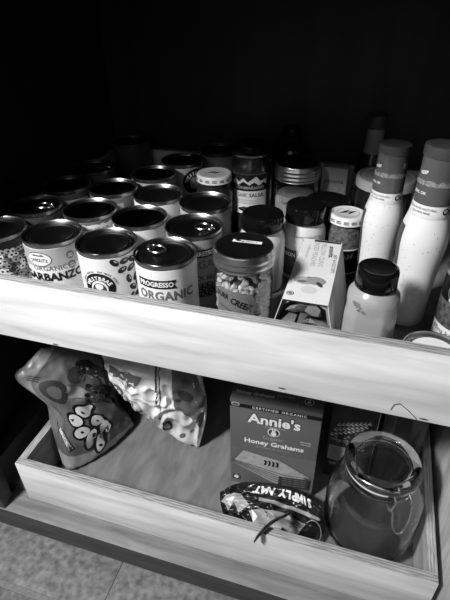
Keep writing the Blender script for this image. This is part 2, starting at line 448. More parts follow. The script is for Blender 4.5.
can(.2498, .1735, 'pull-tab can reading ORGANIC in grey, half hidden behind the front ribbon can', P_prog(.2498, .1735, .42), tab=D(5), mlabel=PAPERG)
can(.007, .2615, 'dark can in the third row beside the left cabinet wall', P_plain(.007, .26, 'PEAS'), PAPERD, end=LIDD)
can(.0838, .2685, 'third-row can with grey label behind the kidney bean can', P_plain(.0838, .2685, 'BEANS', -.5), GREY, end=LIDD)
can(.1612, .2625, 'third-row white can with dark ringed lid and no pull-tab', P_plain(.1612, .2625, 'BEANS', -1.6))
can(.2385, .2515, 'can with pale label and bright lid rim, behind the second ribbon can', P_plain(.2385, .2515, 'BEANS', 1.6), LGREY)
can(.005, .345, 'dark can with a pull-tab lid in the fourth row by the left cabinet wall', None, PAPERD, end=LIDD, tab=D(20))
can(.118, .342, 'fourth-row can with black lid and bright rim, left of the white-lidded jar', P_plain(.118, .342, 'CORN', -1.6), PAPERG, end=LIDD)
can(.138, .4195, 'rear can with round black badge, left of the white-lidded jar', P_badge(.138, .4195), LGREY, end=LIDD)
can(.182, .494, 'rearmost can with a light label, left of the mountain label jar', P_plain(.182, .494, 'SOUP', -1.6), PAPERG, end=LIDD)
can(-.004, .505, 'rearmost can in the dark back left corner', None, PAPERD, end=LIDD, tab=D(60))

# low tin at the right front
t = thing('food_tin', 'low round tin with white paper circle on its lid, by the front board', 'tin', (.549, .0905, UP))
MB().lathe([(0, 0), (.030, 0), (.031, .002), (.031, .038), (.032, .0395), (.032, .043), (.0305, .0435), (.0295, .040), (.0285, .0395), (.0275, .0405), (.0262, .0398), (0, .0398)], [STEEL] * 7 + [SILVER] * 4, 48).build('tin_body', t)
q = MB(); q.poly(ell(0, 0, .0235, .0235, 40), flat(.0402), PAPER)
q.poly([(-.009, .004), (-.003, .001), (-.0035, .0), (-.0095, .003)], flat(.0405), GREY); q.poly([(-.0125, .0085), (-.0105, .0085), (-.0105, .007), (-.0125, .007)], flat(.0405), INK)
q.poly([(.006, -.006), (.018, .002), (.021, -.007), (.012, -.012)], flat(.0405), GREY)
q.build('lid_label', t)

# ------------------------------------------------------------------ jars
def glass_jar(t, R, H, neck, mg=GLASS, th=.0018):
    o = [(0, .0), (R - .004, 0), (R, .004), (R, H - .022), (R - .002, H - .016), (neck, H - .009), (neck, H)]
    i = [(neck - th, H), (neck - th, H - .009), (R - .002 - th, H - .0165), (R - th, H - .0225), (R - th, .006), (R - .005, th + .001), (0, th + .001)]
    return MB().lathe(o + i, mg, 48).build('glass_jar', t)
def content(t, R, z0, z1, m, name='contents'):
    return MB().lathe([(0, z0), (R - .003, z0), (R, z0 + .003), (R, z1 - .006), (R - .004, z1), (R * .5, z1 + .001), (0, z1)], m, 40).build(name, t)
def ribbed(t, R, z0, z1, side=SILVER, top=BLACKM, ribs=2, seg=48, name='lid'):
    p = [(R - .001, z0), (R + .0006, z0 + .0006), (R, z0 + .002)]; h = (z1 - z0 - .006) / ribs
    for k_ in range(ribs):
        a = z0 + .002 + k_ * h
        p += [(R, a + h * .15), (R + .0013, a + h * .4), (R + .0013, a + h * .65), (R, a + h * .95)]
    p += [(R, z1 - .0025), (R - .001, z1 - .0004), (R - .003, z1), ]
    n = len(p) - 1
    p += [(R - .0042, z1 - .0008), (0, z1 - .0008)]
    return MB().lathe(p, [side] * n + [side if top is side else top] * 2, seg).build(name, t)
def smooth_lid(t, R, z0, z1, m=BLACKP, name='lid', flutes=0):
    sq = (lambda a, z: 1 + .008 * math.cos(a * flutes)) if flutes else None
    return MB().lathe([(R - .002, z0), (R, z0 + .0005), (R, z0 + .003), (R - .0006, z0 + .0036), (R - .0003, z0 + .0042), (R - .0005, z1 - .004), (R - .0016, z1 - .0012), (R - .004, z1), (R - .006, z1 - .0006), (0, z1 - .0006)], m, 80 if flutes else 48, squash=sq).build(name, t)
G_J = 'jars in the upper drawer'

# bean jar with silver band (front)
X, Y = .3315, .1185; f = facing(X, Y)
t = thing('storage_jar', 'glass jar of white beans with silver band lid, in the front row', 'jar', (X, Y, UP), 0, G_J)
glass_jar(t, .0348, .108, .0325, th=.0012)
q = MB(); rr = random.Random(4)
for i in range(400):
    z = rr.uniform(.006, .092); a = rr.uniform(f - 1.9, f + 1.9); r = .0283
    if z > .083: r = .0283 * math.sqrt(rr.random()); a = rr.uniform(0, 2 * PI)
    k_ = rr.uniform(.85, 1.15)
    random.seed(i); q.ico((r * math.cos(a), r * math.sin(a), z), (.0050 * k_, .0037 * k_, .0034 * k_), KERN, 1, .25)
q.lathe([(0, .005), (.0260, .005), (.0260, .083), (0, .084)], DGREY, 24)  # dark core colours in the shade between the beans
be = q.build('white_bean', t, fix=False); be['kind'] = 'stuff'
L = MB(); st = (.003, 0); RR = .0348; ZJ = .011; cyj = lambda R, a, e: (lambda u, v, g=cyl(R, a, e): g(u, v + ZJ)); F = cyj(RR, f - .34, .0003)
for i in range(1): L.poly([(-.023, .012), (.025, .012), (.025, .060), (.020, .0665), (-.010, .071), (-.023, .0685)], F, mat('bean_label_paper', .2), st)
G = cyj(RR, f - .34, .0006); K = cyj(RR, f - .34, .0009)
L.poly([(.017, .012), (.0195, .012), (.0195, .058), (.016, .063), (-.010, .0665), (-.021, .064), (-.021, .0618), (-.010, .0643), (.0145, .061), (.017, .0575)], G, GREY, st)
L.text('CREEK', .0112, G, INK, (.0090, .0525), rot=-.40, bold=.035, step=st, sx=.8)
L.text('DURR', .0100, G, INK, (-.0150, .0612), rot=-.12, bold=.03, step=st, sx=.68)
L.poly([(-.019, .048), (-.006, .0445), (.012, .034), (.012, .0332), (-.006, .0434), (-.019, .0468)], G, INK, st)
L.poly([(-.018, .036), (.004, .036), (.010, .026), (-.018, .026)], G, GREY, st)
L.build('paper_label', t)
lid = ribbed(t, .0345, .102, .1225, SILVER, BLACKM, 2)
q = MB(); a = .08; q.poly([(-.0155, -.0028), (.0185, -.0045), (.0188, .0015), (-.0152, .0032)], flat(.1226), WHITE, None, (0, .009), a)
q.text('Shagrybarr x', .0044, flat(.1229), INK, (.0015, .0085), a - .045, .01, sx=1.05)
q.poly(ell(-.0095, .0092, .0035, .0016), flat(.1228), INK, None); q.build('sticker', lid)

def tub(x, y, Rb, H, Rl, label, hl=.022, body=CREAM, printer=None, lidm=BLACKP, group=G_J):
    t = thing('spread_jar', label, 'jar', (x, y, UP), 0, group)
    zb = H - hl
    MB().lathe([(0, .001), (Rb - .005, 0), (Rb - .0008, .003), (Rb, .007), (Rb, zb - .018), (Rb - .0012, zb - .010), (Rb - .0045, zb - .004), (Rl - .003, zb), (Rl - .003, zb + .004), (0, zb + .004)], body, 48).build('jar_body', t)
    smooth_lid(t, Rl, zb + .0006, H, lidm, flutes=0)
    if printer:
        L = MB(); printer(L, facing(x, y), Rb); L.build('paper_label', t)
    return t
def p_dark(L, f, R):
    F = cyl(R, f - .5, .0003); G = cyl(R, f - .5, .0006); st = (.003, 0)
    L.poly([(-.036, .012), (.016, .012), (.016, .058), (-.036, .058)], F, PAPERD, st)
    L.text('NUT', .012, G, LGREY, (-.006, .046), step=st)
tub(.3265, .2325, .0318, .114, .0288, 'cream jar with domed black lid, directly behind the white bean jar', printer=p_dark)
def p_tah(L, f, R):
    F = cyl(R, f, .0003); G = cyl(R, f, .0006); st = (.003, 0)
    L.text('A TRADE OF WELL BY THE', .0033, F, INK, (.006, .0735), step=st, bold=.0); L.text('SEASON', .0036, F, INK, (.006, .0695), step=st, bold=.02)
    L.poly([(-.05, .01), (-.008, .01), (-.008, .052), (-.05, .052)], F, PAPERD, st); L.poly(ell(.005, .04, .011, .009), F, GREY, st)
    L.text('SEASON', .008, G, WHITE, (-.024, .044), step=st)
tub(.377, .2815, .0308, .112, .0282, 'white jar with glossy black lid and small printed lines, behind the peach carton', hl=.024, printer=p_tah)

def preserve(x, y, R, H, Rl, label, liq=DARKLIQ, lw=PAPERD, word='JAM', phi=0.):
    t = thing('preserve_jar', label, 'jar', (x, y, UP), 0, G_J); f = facing(x, y) + phi
    MB().lathe([(0, 0), (R - .004, 0), (R, .004), (R, H - .030), (R - .0025, H - .022), (Rl - .003, H - .015), (Rl - .003, H - .002), (0, H - .002)], liq, 48).build('jar_body', t)
    zl = H - .012
    l = MB().lathe([(Rl - .001, zl), (Rl + .0005, zl + .0006), (Rl, zl + .002), (Rl, H - .003), (Rl - .0015, H - .0006), (Rl - .004, H), (Rl - .006, H - .0012), (0, H - .0008)], WLID, 48)
    S = flat(H - .0005)
    l.poly([(-.013, -.002), (.001, .0085), (.004, .0085), (-.003, .002), (.013, .0055), (.001, -.0055), (-.002, -.006), (.004, .0003)], S, INK, None, (0, 0), .2)
    l.ring(0, 0, .0152, .0158, S, LGREY)
    for i in range(9):
        a = f + (i - 4) * .42; F = cyl(Rl, a, .0003)
        l.poly([(-.0035, zl + .0035), (.0035, zl + .0035), (.0035, zl + .0075), (-.0035, zl + .0075)], F, INK, (.003, 0))
        l.text('OUR', .0032, cyl(Rl, a, .0005), WHITE, (0, zl + .0054), step=(.003, 0))
    l.build('lid', t)
    L = MB(); F = cyl(R, f, .0003); G = cyl(R, f, .0006); st = (.003, 0)
    L.poly([(-.03, .012), (.03, .012), (.03, .052), (-.03, .052)], F, lw, st); L.poly([(-.028, .014), (.028, .014), (.028, .050), (-.028, .050)], G, INK, st)
    L.text(word, .011, cyl(R, f, .0009), LGREY, (.006, .040), step=st, rot=.1); L.build('paper_label', t)
    return t
preserve(.434, .2985, .0262, .098, .0256, 'dark jar with white printed lid, beside the neck of the nearer dressing bottle', liq=MIDLIQ, lw=PAPER)
preserve(.2115, .374, .0305, .110, .0292, 'dark preserve jar with white printed lid, among the rear cans', liq=DARKLIQ)

# big dark lid jar behind the white salt jar
t = thing('spread_jar', 'short jar under a wide flat black lid, behind the white jar with small print', 'jar', (.4008, .3465, UP), 0, G_J)
MB().lathe([(0, 0), (.030, 0), (.032, .004), (.032, .070), (.030, .078), (0, .078)], DARKLIQ, 40).build('jar_body', t)
smooth_lid(t, .0345, .0775, .095, BLACKM)

# mason jar with silver band
X, Y = .341, .4145; f = facing(X, Y)
t = thing('mason_jar', 'glass jar of pale grain with tall ribbed silver band, in front of the black bottle', 'jar', (X, Y, UP), 0, G_J)
glass_jar(t, .0362, .108, .0335); c_ = content(t, .0338, .004, .074, OATS)
ribbed(t, .0358, .100, .125, SILVER, BLACKM, 3)
L = MB(); F = cyl(.0362, f - .1, .0003); G = cyl(.0362, f - .1, .0006); st = (.003, 0)
L.poly([(-.026, .02), (.024, .02), (.024, .076), (-.026, .076)], F, PAPERG, st)
for i, w in enumerate(('Latin Sea', 'Salt', 'Seeds to try')): L.text(w, .0085, G, INK, (-.004, .067 - i * .0115), step=st, bold=.01, rot=-.04)
L.build('paper_label', t)

# salsa jar with mountain label
X, Y = .262, .416; f = facing(X, Y) - .05
t = thing('salsa_jar', 'tall dark jar with a mountain ridge label reading SALSA', 'jar', (X, Y, UP), 0, G_J)
MB().lathe([(0, 0), (.030, 0), (.034, .004), (.034, .108), (.031, .120), (.0275, .126), (.0275, .148), (0, .148)], DARKLIQ, 48).build('jar_body', t)
ribbed(t, .0298, .134, .150, BLACKM, BLACKM, 1)
MB().lathe([(.0300, .133), (.0312, .1335), (.0312, .1365), (.0300, .137)], SILVER, 48).build('lid_rim', t)
L = MB(); F = cyl(.034, f, .0003); G = cyl(.034, f, .0006); K = cyl(.034, f, .0009); st = (.003, 0)
L.poly([(-.031, .04), (.031, .04), (.031, .108), (-.031, .108)], F, PAPER, st)
L.poly([(-.031, .108), (-.031, .094), (-.024, .100), (-.018, .095), (-.010, .102), (-.003, .095), (.004, .100), (.011, .105), (.018, .097), (.031, .100), (.031, .108)][::-1], cyl(.034, f, .0008), DARKLIQ, st)
L.poly([(-.031, .080), (.031, .080), (.031, .090), (.024, .094), (.016, .089), (.008, .095), (0, .090), (-.010, .096), (-.019, .089), (-.031, .093)], G, INK, st)
L.text('DONMARIANO', .007, K, LGREY, (.0, .0855), step=st, bold=.02, sx=1.05)
L.text('SALSA', .009, G, INK, (.012, .0725), step=st, bold=.02); L.text('ORGANIC', .009, G, GREY, (-.016, .0725), step=st, sx=.62)
for i in range(3): L.poly([(-.026, .064 - i * .003), (.02, .064 - i * .003), (.02, .0646 - i * .003), (-.026, .0646 - i * .003)], G, GREY, st)
L.poly(ell(0, .048, .019, .0045, 20), G, INK, st); L.poly(ell(.004, .051, .006, .004, 14), K, GREY, st); L.poly(ell(-.008, .050, .005, .003, 14), K, DGREY, st)
L.build('paper_label', t)

# black bottle in the back
X, Y = .316, .487; f = facing(X, Y)
t = thing('sauce_bottle', 'black round bottle with black cap, lost in shadow at the back', 'bottle', (X, Y, UP), 0, 'bottles in the upper drawer')
MB().lathe([(0, 0), (.029, 0), (.032, .003), (.0325, .118), (.030, .130), (.024, .137), (.0185, .141), (.0185, .146), (0, .146)], BLACKP, 48).build('bottle_body', t)
smooth_lid(t, .0185, .143, .161, BLACKM, name='cap')
L = MB(); L.text('LEON BAR', .010, cyl(.0325, f, .0005), LGREY, (-.002, .105), step=(.003, 0), bold=.01, space=1.1); L.build('paper_label', t)

# sauce bottle with tall cap
X, Y = .4535, .4925; f = facing(X, Y)
t = thing('sauce_bottle', 'slim dark bottle with pale neck wrap and black cap, against the dark back', 'bottle', (X, Y, UP), 0, 'bottles in the upper drawer')
MB().lathe([(0, 0), (.024, 0), (.026, .003), (.026, .095), (.023, .113), (.0165, .128), (.0135, .136), (.0135, .168), (0, .168)], DARKLIQ, 40).build('bottle_body', t)
MB().lathe([(.0172, .127), (.0142, .137), (.0142, .165), (.0135, .1655)], PAPERG, 40).build('neck_wrap', t)
MB().lathe([(.0140, .166), (.0155, .1665), (.0158, .184), (.0145, .187), (.013, .188), (0, .1875)], CAPG, 60, squash=lambda a, z: 1 + .02 * math.cos(a * 24)).build('cap', t)
L = MB(); F = cyl(.026, f - .7, .0003); G = cyl(.026, f - .7, .0006); L.poly([(-.02, .04), (.02, .04), (.02, .092), (-.02, .092)], F, PAPER, (.003, 0))
L.text('HOT', .011, G, INK, (0, .08), step=(.003, 0), bold=.03); L.text('SAUCE', .009, G, INK, (0, .066), step=(.003, 0), bold=.03); L.build('paper_label', t)

# wide jar with flat white lid behind the dressings
t = thing('wide_jar', 'wide dark jar with glossy white rimmed lid, behind the two dressing bottles', 'jar', (.4805, .414, UP), 0, G_J)
MB().lathe([(0, 0), (.040, 0), (.043, .004), (.043, .088), (.040, .096), (.039, .104), (0, .104)], DARKLIQ, 48).build('jar_body', t)
MB().lathe([(.0425, .100), (.0455, .1005), (.0455, .112), (.044, .115), (.041, .1155), (.0385, .113), (0, .113)], [WLID] * 5 + [WLID], 56).build('lid', t)

# small white carton at the back
t = thing('spice_carton', 'small pale carton with handwritten style word, between silver band jar and slim bottle', 'box', (.4005, .446, UP), D(-3))
L = MB().box((-.021, -.014, 0), (.021, .014, .114), PAPERG, bev=.0006)
FB = lambda u, v: Vector((u, -.0144, v))
L.text('annavita', .0098, FB, INK, (0, .092), rot=.03, bold=.0); L.text('1 2 7', .015, FB, LGREY, (.004, .077), bold=-.005)
for i in range(4): L.poly([(-.016, .060 - i * .006), (.014, .060 - i * .006), (.014, .0607 - i * .006), (-.016, .0607 - i * .006)], FB, GREY)
L.build('carton', t)

# ------------------------------------------------------------------ creamy dressing bottles
def dressing(x, y, s, label, rz):
    t = thing('dressing_bottle', label, 'bottle', (x, y, UP + rz * .003), 0, 'creamy dressing bottles'); t.scale = (s, s, s); t.rotation_euler = (0, rz * .1, 0); f = facing(x, y) + rz
    prof = [(0, .001), (.0215, 0), (.0232, .003), (.0234, .012), (.0238, .045), (.0255, .085), (.0272, .106), (.0270, .118), (.0250, .131), (.0223, .141), (.0206, .149), (.0196, .156), (.0184, .172), (0, .172)]
    b = MB().lathe(prof, DRESS, 56)
    rr = random.Random(int(x * 1000)); zs = [p[1] for p in prof]
    def rad(z):
        for (r0, z0), (r1, z1) in zip(prof[2:], prof[3:]):
            if z0 <= z <= z1 and z1 > z0: return r0 + (r1 - r0) * (z - z0) / (z1 - z0)
        return .02
    SF = lambda u, v: Vector(((rad(v) + .0003) * math.cos(f + u / .026), (rad(v) + .0003) * math.sin(f + u / .026), v))
    for i in range(46): b.poly(ell(rr.uniform(-.036, .036), rr.uniform(.02, .15), .00055, .00055, 7), SF, rr.choice((DGREY, GREY, GREY)))
    b.build('bottle_body', t)
    n = MB().lathe([(.0218, .1425), (.0220, .1430), (.0209, .149), (.0201, .157), (.0196, .1575)], DRESS, 48)
    F = cyl(.0212, f, .0005); st = (.003, 0)
    n.text('FRESH AND NATURAL', .0034, F, DGREY, (-.012, .1538), step=st, bold=0); n.text('GLUTEN FREE', .0034, F, DGREY, (-.012, .1494), step=st, bold=0)
    n.text('Or', .0105, F, INK, (.0175, .1515), step=st, bold=.03); n.build('neck_label', t)
    c = MB()
    c.lathe([(.0190, .157), (.0203, .1575), (.0198, .184), (.0193, .1862), (.0194, .188), (.0196, .190), (.0196, .2065), (.0192, .207)], SLEEVE, 48)
    z0 = .181
    pts = [(-.05 + i * .002, z0 - .0028 + .0022 * noise.noise(Vector((i * .6, 0, x * 9)))) for i in range(51)]; up_ = [(-.05 + i * .002, z0 + .0022 + .0030 * noise.noise(Vector((i * .5, 5, x * 9)))) for i in range(51)]
    for i in range(50): c.poly([pts[i], pts[i + 1], up_[i + 1], up_[i]], cyl(.0199, f, .0004), TORN)
    c.text('KEEP', .0048, cyl(.0198, f - .9, .0003), WHITE, (0, .191), step=(.002, 0), rot=.2, bold=.02); c.text('SEAL OK', .0042, cyl(.0204, f - .9, .0004), WHITE, (0, .170), step=(.002, 0), bold=.02); c.text('R', .009, cyl(.0198, f + .9, .0003), LGREY, (0, .193), step=(.002, 0))
    c.build('shrink_band', t)
    MB().lathe([(.0190, .2065), (.0204, .207), (.0208, .2145), (.0204, .2172), (.0192, .218), (.016, .2178), (0, .2175)], CAPG, 96, squash=lambda a, z: 1 + (.012 if z < .214 else 0) * math.cos(a * 32)).build('cap', t)
    L = MB(); R = .0265
    f2 = f - 1.75
    SG = lambda u, v: Vector(((rad(v) + .0004) * math.cos(f2 + u / .026), (rad(v) + .0004) * math.sin(f2 + u / .026), v))
    L.decal([(-.018, .03), (.018, .03), (.018, .13), (-.018, .13)], [(0, 1, 2, 3)], SG, PAPERD, (.003, .008))
    L.build('paper_label', t)
dressing(.4795, .2665, .945, 'left of the two tall creamy dressing bottles with grey caps, behind the mustard', 0)
dressing(.5255, .2060, 1.03, 'right of the two tall creamy dressing bottles with grey caps, farther from the mustard', .1)

# mustard bottle, squarish with chamfered corners
X, Y = .4795, .113; f = facing(X, Y)
t = thing('mustard_bottle', 'squat squarish mustard bottle with glossy black cap, behind the front board', 'bottle', (X, Y, UP), 0, 'bottles in the upper drawer')
def sq(a, z):
    k_ = max(0, min(1, (.088 - z) / .018)); a4 = (a - f + PI / 4) % (PI / 2) - PI / 4
    return (1 - k_) + k_ * min(1.0, .885 / max(.6, math.cos(a4)))
b = MB().lathe([(0, .001), (.026, 0), (.0305, .003), (.0312, .010), (.0312, .060), (.0312, .0655), (.0308, .070), (.0295, .076), (.0290, .083), (.0270, .090), (.0225, .096), (.0195, .099), (.0195, .104), (0, .104)], MUST, 96, squash=sq)
b.text('BEST IF', .0042, cyl(.0275, f - .55, .0022), DGREY, (0, .083), rot=-.9, step=(.002, 0), bold=-.0); b.text('KDG 20', .0042, cyl(.0275, f - .38, .0022), DGREY, (0, .083), rot=-.9, step=(.002, 0), bold=-.0)
b.build('bottle_body', t)
smooth_lid(t, .0222, .098, .121, BLACKP, name='cap')
for s in (-1, 1): MB().poly([(-.011, .012), (.011, .012), (.011, .058), (-.011, .058)], lambda u, v, s=s: Vector((math.cos(f + s * PI / 2) * .0278 - math.sin(f + s * PI / 2) * u, math.sin(f + s * PI / 2) * .0278 + math.cos(f + s * PI / 2) * u, v)), PAPER).build('paper_label', t)

# black jar with oval logo at the right
X, Y = .590, .170; f = facing(X, Y)
t = thing('relish_jar', 'dark jar with oval logo and coarse grey contents, at the right end', 'jar', (X, Y, UP), 0, G_J)
b = MB().lathe([(0, 0), (.031, 0), (.034, .004), (.034, .066), (.034, .092), (.031, .1), (.029, .1), (0, .1)], [MIDLIQ] * 3 + [BLACKM] * 4, 48)
b.build('jar_body', t); MB().lathe([(.0345, .096), (.0355, .097), (.0355, .1), (.0345, .1008), (.033, .1012), (.0325, .108), (.030, .110), (.027, .109), (0, .109)], [SILVER] * 4 + [BLACKM] * 4, 48).build('lid', t)
L = MB(); F = cyl(.034, f - .35, .0003); G = cyl(.034, f - .35, .0006); K = cyl(.034, f - .35, .0009); M_ = cyl(.034, f - .35, .0012); st = (.003, 0)
L.poly(ell(.001, .080, .0165, .0145, 30), F, LGREY, st); L.poly(ell(.001, .080, .0155, .0135, 30), G, INK, st); L.poly(ell(.002, .081, .009, .0065), K, WHITE, st); L.poly(ell(.003, .080, .006, .004), M_, GREY, st)
L.text('OZON', .0058, K, WHITE, (-.003, .0685), step=st, bold=.02, rot=-.2)
L.build('oval_label', t); L = MB()
L.poly([(-.03, .008), (.05, .008), (.05, .034), (-.03, .034)], F, PAPER, st); L.text('Mina kauhu', .009, G, INK, (-.004, .027), step=st, bold=0)
L.build('paper_label', t)

# ------------------------------------------------------------------ peach cup carton (open-ended sleeve)
y0, y1 = .0935, .2465; z1 = UP + .0755
t = thing('fruit_cup_carton', 'pale open-ended carton printed YELLOW CLING PEACHES lying behind the front board', 'box', (.4085, y0, UP), 0)
sec = [(-.0445, .0005), (-.0255, .0755), (.0255, .0755), (.0405, .0005)]
def sleeve_mb():
    m = MB(); n = len(sec); th = .0007; Lg = y1 - y0
    names = [BOXG, PAPER, BOXG, PAPERG]   # left side, top, right side, bottom
    cut = lambda i, s_: 0
    for i in range(n):
        a, c2 = sec[i], sec[(i + 1) % n]; mm = [SLV, PAPER, SLV, PAPERG][i]
        nx, nz = (c2[1] - a[1]), -(c2[0] - a[0]); l_ = math.hypot(nx, nz); nx, nz = nx / l_ * th, nz / l_ * th
        o = [m.bm.verts.new((p[0], yy, p[1])) for p in (a, c2) for yy in (0, Lg)]
        q_ = [m.bm.verts.new((p[0] + nx, yy, p[1] + nz)) for p in (a, c2) for yy in (0, Lg)]
        m.face([o[0], o[1], o[3], o[2]], mm); m.face([q_[0], q_[2], q_[3], q_[1]], PAPERG)
        m.face([o[0], o[2], q_[2], q_[0]], PAPER); m.face([o[1], q_[1], q_[3], o[3]], PAPER)
    return m
SLV = mat('bounce_lit_peach_print', .55, .45, var=.35, scale=18)  # mottled side print, its tone lightened to paint in bounced light
m = sleeve_mb(); TP = lambda u, v: Vector((u, v, .0758))
W = y1 - y0
m.poly([(-.011, W - .001), (.0245, W - .001), (.0245, W - .006), (-.011, W - .006)], TP, INK)
m.text('annavita', .0092, TP, INK, (.0145, W - .030), rot=-PI / 2 * .96, bold=.02)
m.text('NET 4-4 OZ CUPS', .0058, TP, GREY, (.021, W - .060), rot=-PI / 2 * .98, bold=.01)
for i, w in enumerate(('YELLOW CLING', 'DICED PEACHES')): m.text(w, .0092, TP, LGREY, (.004 - i * .0095, W - .040), rot=-PI / 2 * .98, bold=0)
m.text('in 100% fruit juice', .005, TP, LGREY, (-.015, W - .035), rot=-PI / 2 * .98, bold=0)
m.poly(ell(-.0075, .044, .0135, .0085), TP, LGREY); m.poly(ell(.0055, .046, .0115, .009), lambda u, v: Vector((u, v, .0760)), PAPERG)
m.poly(ell(-.010, .041, .0058, .0026, 14, .1), lambda u, v: Vector((u, v, .0762)), GREY); m.poly(ell(.0105, .0385, .006, .0028, 14, -1.), lambda u, v: Vector((u, v, .0762)), DGREY)
m.poly(ell(-.003, .052, .003, .0012), lambda u, v: Vector((u, v, .0762)), GREY); m.poly(ell(.0, .025, .009, .008), TP, mat('faint_print', .6))
m.ring(-.019, .013, .0032, .0042, TP, INK); m.poly(ell(-.019, .013, .0022, .0022), TP, GREY)
m.build('carton_sleeve', t)
def cup(y, label):
    c = thing('fruit_cup', label, 'fruit cup', (.4078, y, UP + .0018), 0, 'plastic fruit cups inside the carton')
    def cs(k_): return [( -.041 * k_, .002), (-.036 * k_, .030), (-.0265 * k_, .066), (-.018 * k_, .0715), (.018 * k_, .0715), (.0265 * k_, .066), (.034 * k_, .030), (.0375 * k_, .002)]
    b = MB(); lay = [(.001, .90), (.003, 1.), (.055, 1.), (.062, .93)]
    rings = []
    for yy, k_ in lay: rings.append([b.bm.verts.new((p[0], yy, .036 + (p[1] - .036) * k_)) for p in cs(k_)])
    for a, c2 in zip(rings, rings[1:]):
        for i in range(8): b.face([a[i], c2[i], c2[(i + 1) % 8], a[(i + 1) % 8]], PAPERG)
    b.face(rings[-1][::-1], PAPERG); b.build('cup_body', c)
    fr = [(-.026, .018, .013), (-.008, .014, .014), (.012, .017, .013), (.026, .015, .011), (-.018, .038, .013), (.002, .040, .0145), (.019, .040, .0125), (-.008, .058, .0105), (.009, .059, .010), (-.029, .004, .008), (.03, .005, .006)]
    for i, (px, pz, r_) in enumerate(fr):
        random.seed(i + 3); MB().ico((px, .004, pz + .003 if pz < .01 else pz), (r_ * 1.4, r_ * .45, r_ * 1.0), PEACH, 1, .7).build('fruit_piece', c)
cup(y0 + .004, 'front plastic cup of diced fruit showing in the open carton end'); 
cup(y0 + .078, 'rear fruit cup inside the carton, behind the first cup')

# ------------------------------------------------------------------ lower drawer: cracker box
t = thing('cracker_box', 'grey cracker box reading Honey Grahams, standing in the lower drawer', 'box', (.378, .1245, LO), D(3))
w, d, h = .0665, .056, .1945
b = MB().box((-w, 0, 0), (w, d, h), BOXG, bev=.0008)
FB = lambda u, v: Vector((u, -.0003, v)); FC = lambda u, v: Vector((u, -.0006, v)); FD = lambda u, v: Vector((u, -.0009, v)); FE = lambda u, v: Vector((u, -.0012, v))
b.poly([(-w, .180), (w, .180), (w, .1875), (-w, .1875)], FB, INK); b.text('CERTIFIED ORGANIC', .0064, FC, WHITE, (.006, .1837), bold=.02, space=1.35)
b.poly(ell(-.058, .1855, .0062, .004), FC, PAPER); b.poly(ell(-.058, .1855, .0052, .0032), FD, GREY)
b.text("Annie's", .0262, FB, INK, (.0, .161), bold=.075); b.text("Annie's", .0262, FD, WHITE, (.0, .161), bold=.032)
b.text('HOMEGROWN', .0042, FB, LGREY, (.002, .1478), bold=.01, space=1.1)
b.poly(ell(0, .138, .0092, .0092, 30), FB, WHITE); b.poly(ell(0, .138, .0078, .0078, 30), FC, DGREY)
b.poly(ell(0, .1355, .0042, .0045), FD, WHITE); b.poly(ell(0, .1405, .0028, .0026), FD, WHITE); b.poly(ell(-.0018, .1445, .001, .0032, 10, .2), FD, WHITE); b.poly(ell(.0018, .1445, .001, .0032, 10, -.2), FD, WHITE)
b.text('Organic', .0098, FB, LGREY, (-.001, .1235), bold=0)
b.text('Honey Grahams', .0135, FB, WHITE, (.001, .1105), bold=.03, sx=1.02); b.text('Graham Crackers', .0062, FB, LGREY, (0, .1), bold=.0, space=1.15)
b.text('Naturally', .0042, FB, WHITE, (.048, .1285), bold=0); b.text('Flavored', .0042, FB, WHITE, (.048, .1235), bold=0)
b.poly([(-w, .0), (w, .0), (w, .092), (.03, .089), (-w, .092)], FB, GREY)
for i, (dx, dy, r_) in enumerate(((0, 0, -.50), (.006, .005, -.44), (.010, .010, -.38), (.012, .0155, -.31), (.014, .021, -.25), (.017, .027, -.19))):
    pts = [(-.062, .0), (-.0, -.002), (.030, .006), (-.01, .022), (-.055, .022)]
    K1 = lambda u, v, i=i: Vector((max(-w, min(w, u)), -.0006 - i * .0003, v)); K2 = lambda u, v, i=i: Vector((max(-w, min(w, u)), -.0007 - i * .0003, v))
    b.poly([(x * 1.34, y * 1.36 - .002) for x, y in pts], K1, CRACKD, None, (.004 + dx, .022 + dy), r_ * .8); b.poly([(x * 1.3, y * 1.25) for x, y in pts], K2, CRACK, None, (.004 + dx, .022 + dy), r_ * .8)
K3 = lambda u, v: Vector((u, -.0028, v))
for i in range(4): b.poly([(-.012 + i * .0062, .062), (-.0085 + i * .0062, .0625), (-.0075 + i * .0062, .069), (-.0085 + i * .0062, .074), (-.0125 + i * .0062, .0745), (-.0105 + i * .0062, .069)], K3, INK)
b.poly([(.012, .016), (.06, .022), (.061, .047), (.013, .041)], K3, DGREY)
for i in range(4): b.text('made with organic whole', .0036, lambda u, v: Vector((u, -.0031, v)), LGREY, (.037, .040 - i * .0052), rot=.1, bold=0)
b.poly([(-.063, .010), (-.050, .010), (-.050, .022), (-.063, .022)], FD, DGREY); b.poly(ell(-.0565, .0165, .004, .004), FE, WHITE)
b.text('NET WT 14.4 OZ', .005, K3, WHITE, (.04, .008), bold=0)
TPF = lambda u, v: Vector((u, v, h + .0003)); TPG = lambda u, v: Vector((u, v, h + .0006))
b.text('Organic', .0075, TPF, LGREY, (-.034, .026), bold=0); b.text('Honey Grahams', .0085, TPF, WHITE, (-.032, .0165), bold=.03)
b.text('Certified non-GMO', .0048, TPF, WHITE, (.012, .028), bold=.01); b.text('Easy to Open', .0044, TPF, WHITE, (.012, .021), bold=.01)
b.poly(ell(.046, .018, .0068, .0068, 24), TPF, WHITE); b.poly(ell(.046, .018, .0056, .0056, 24), TPG, DGREY); b.poly(ell(.046, .0165, .003, .0032), lambda u, v: Vector((u, v, h + .0009)), WHITE)
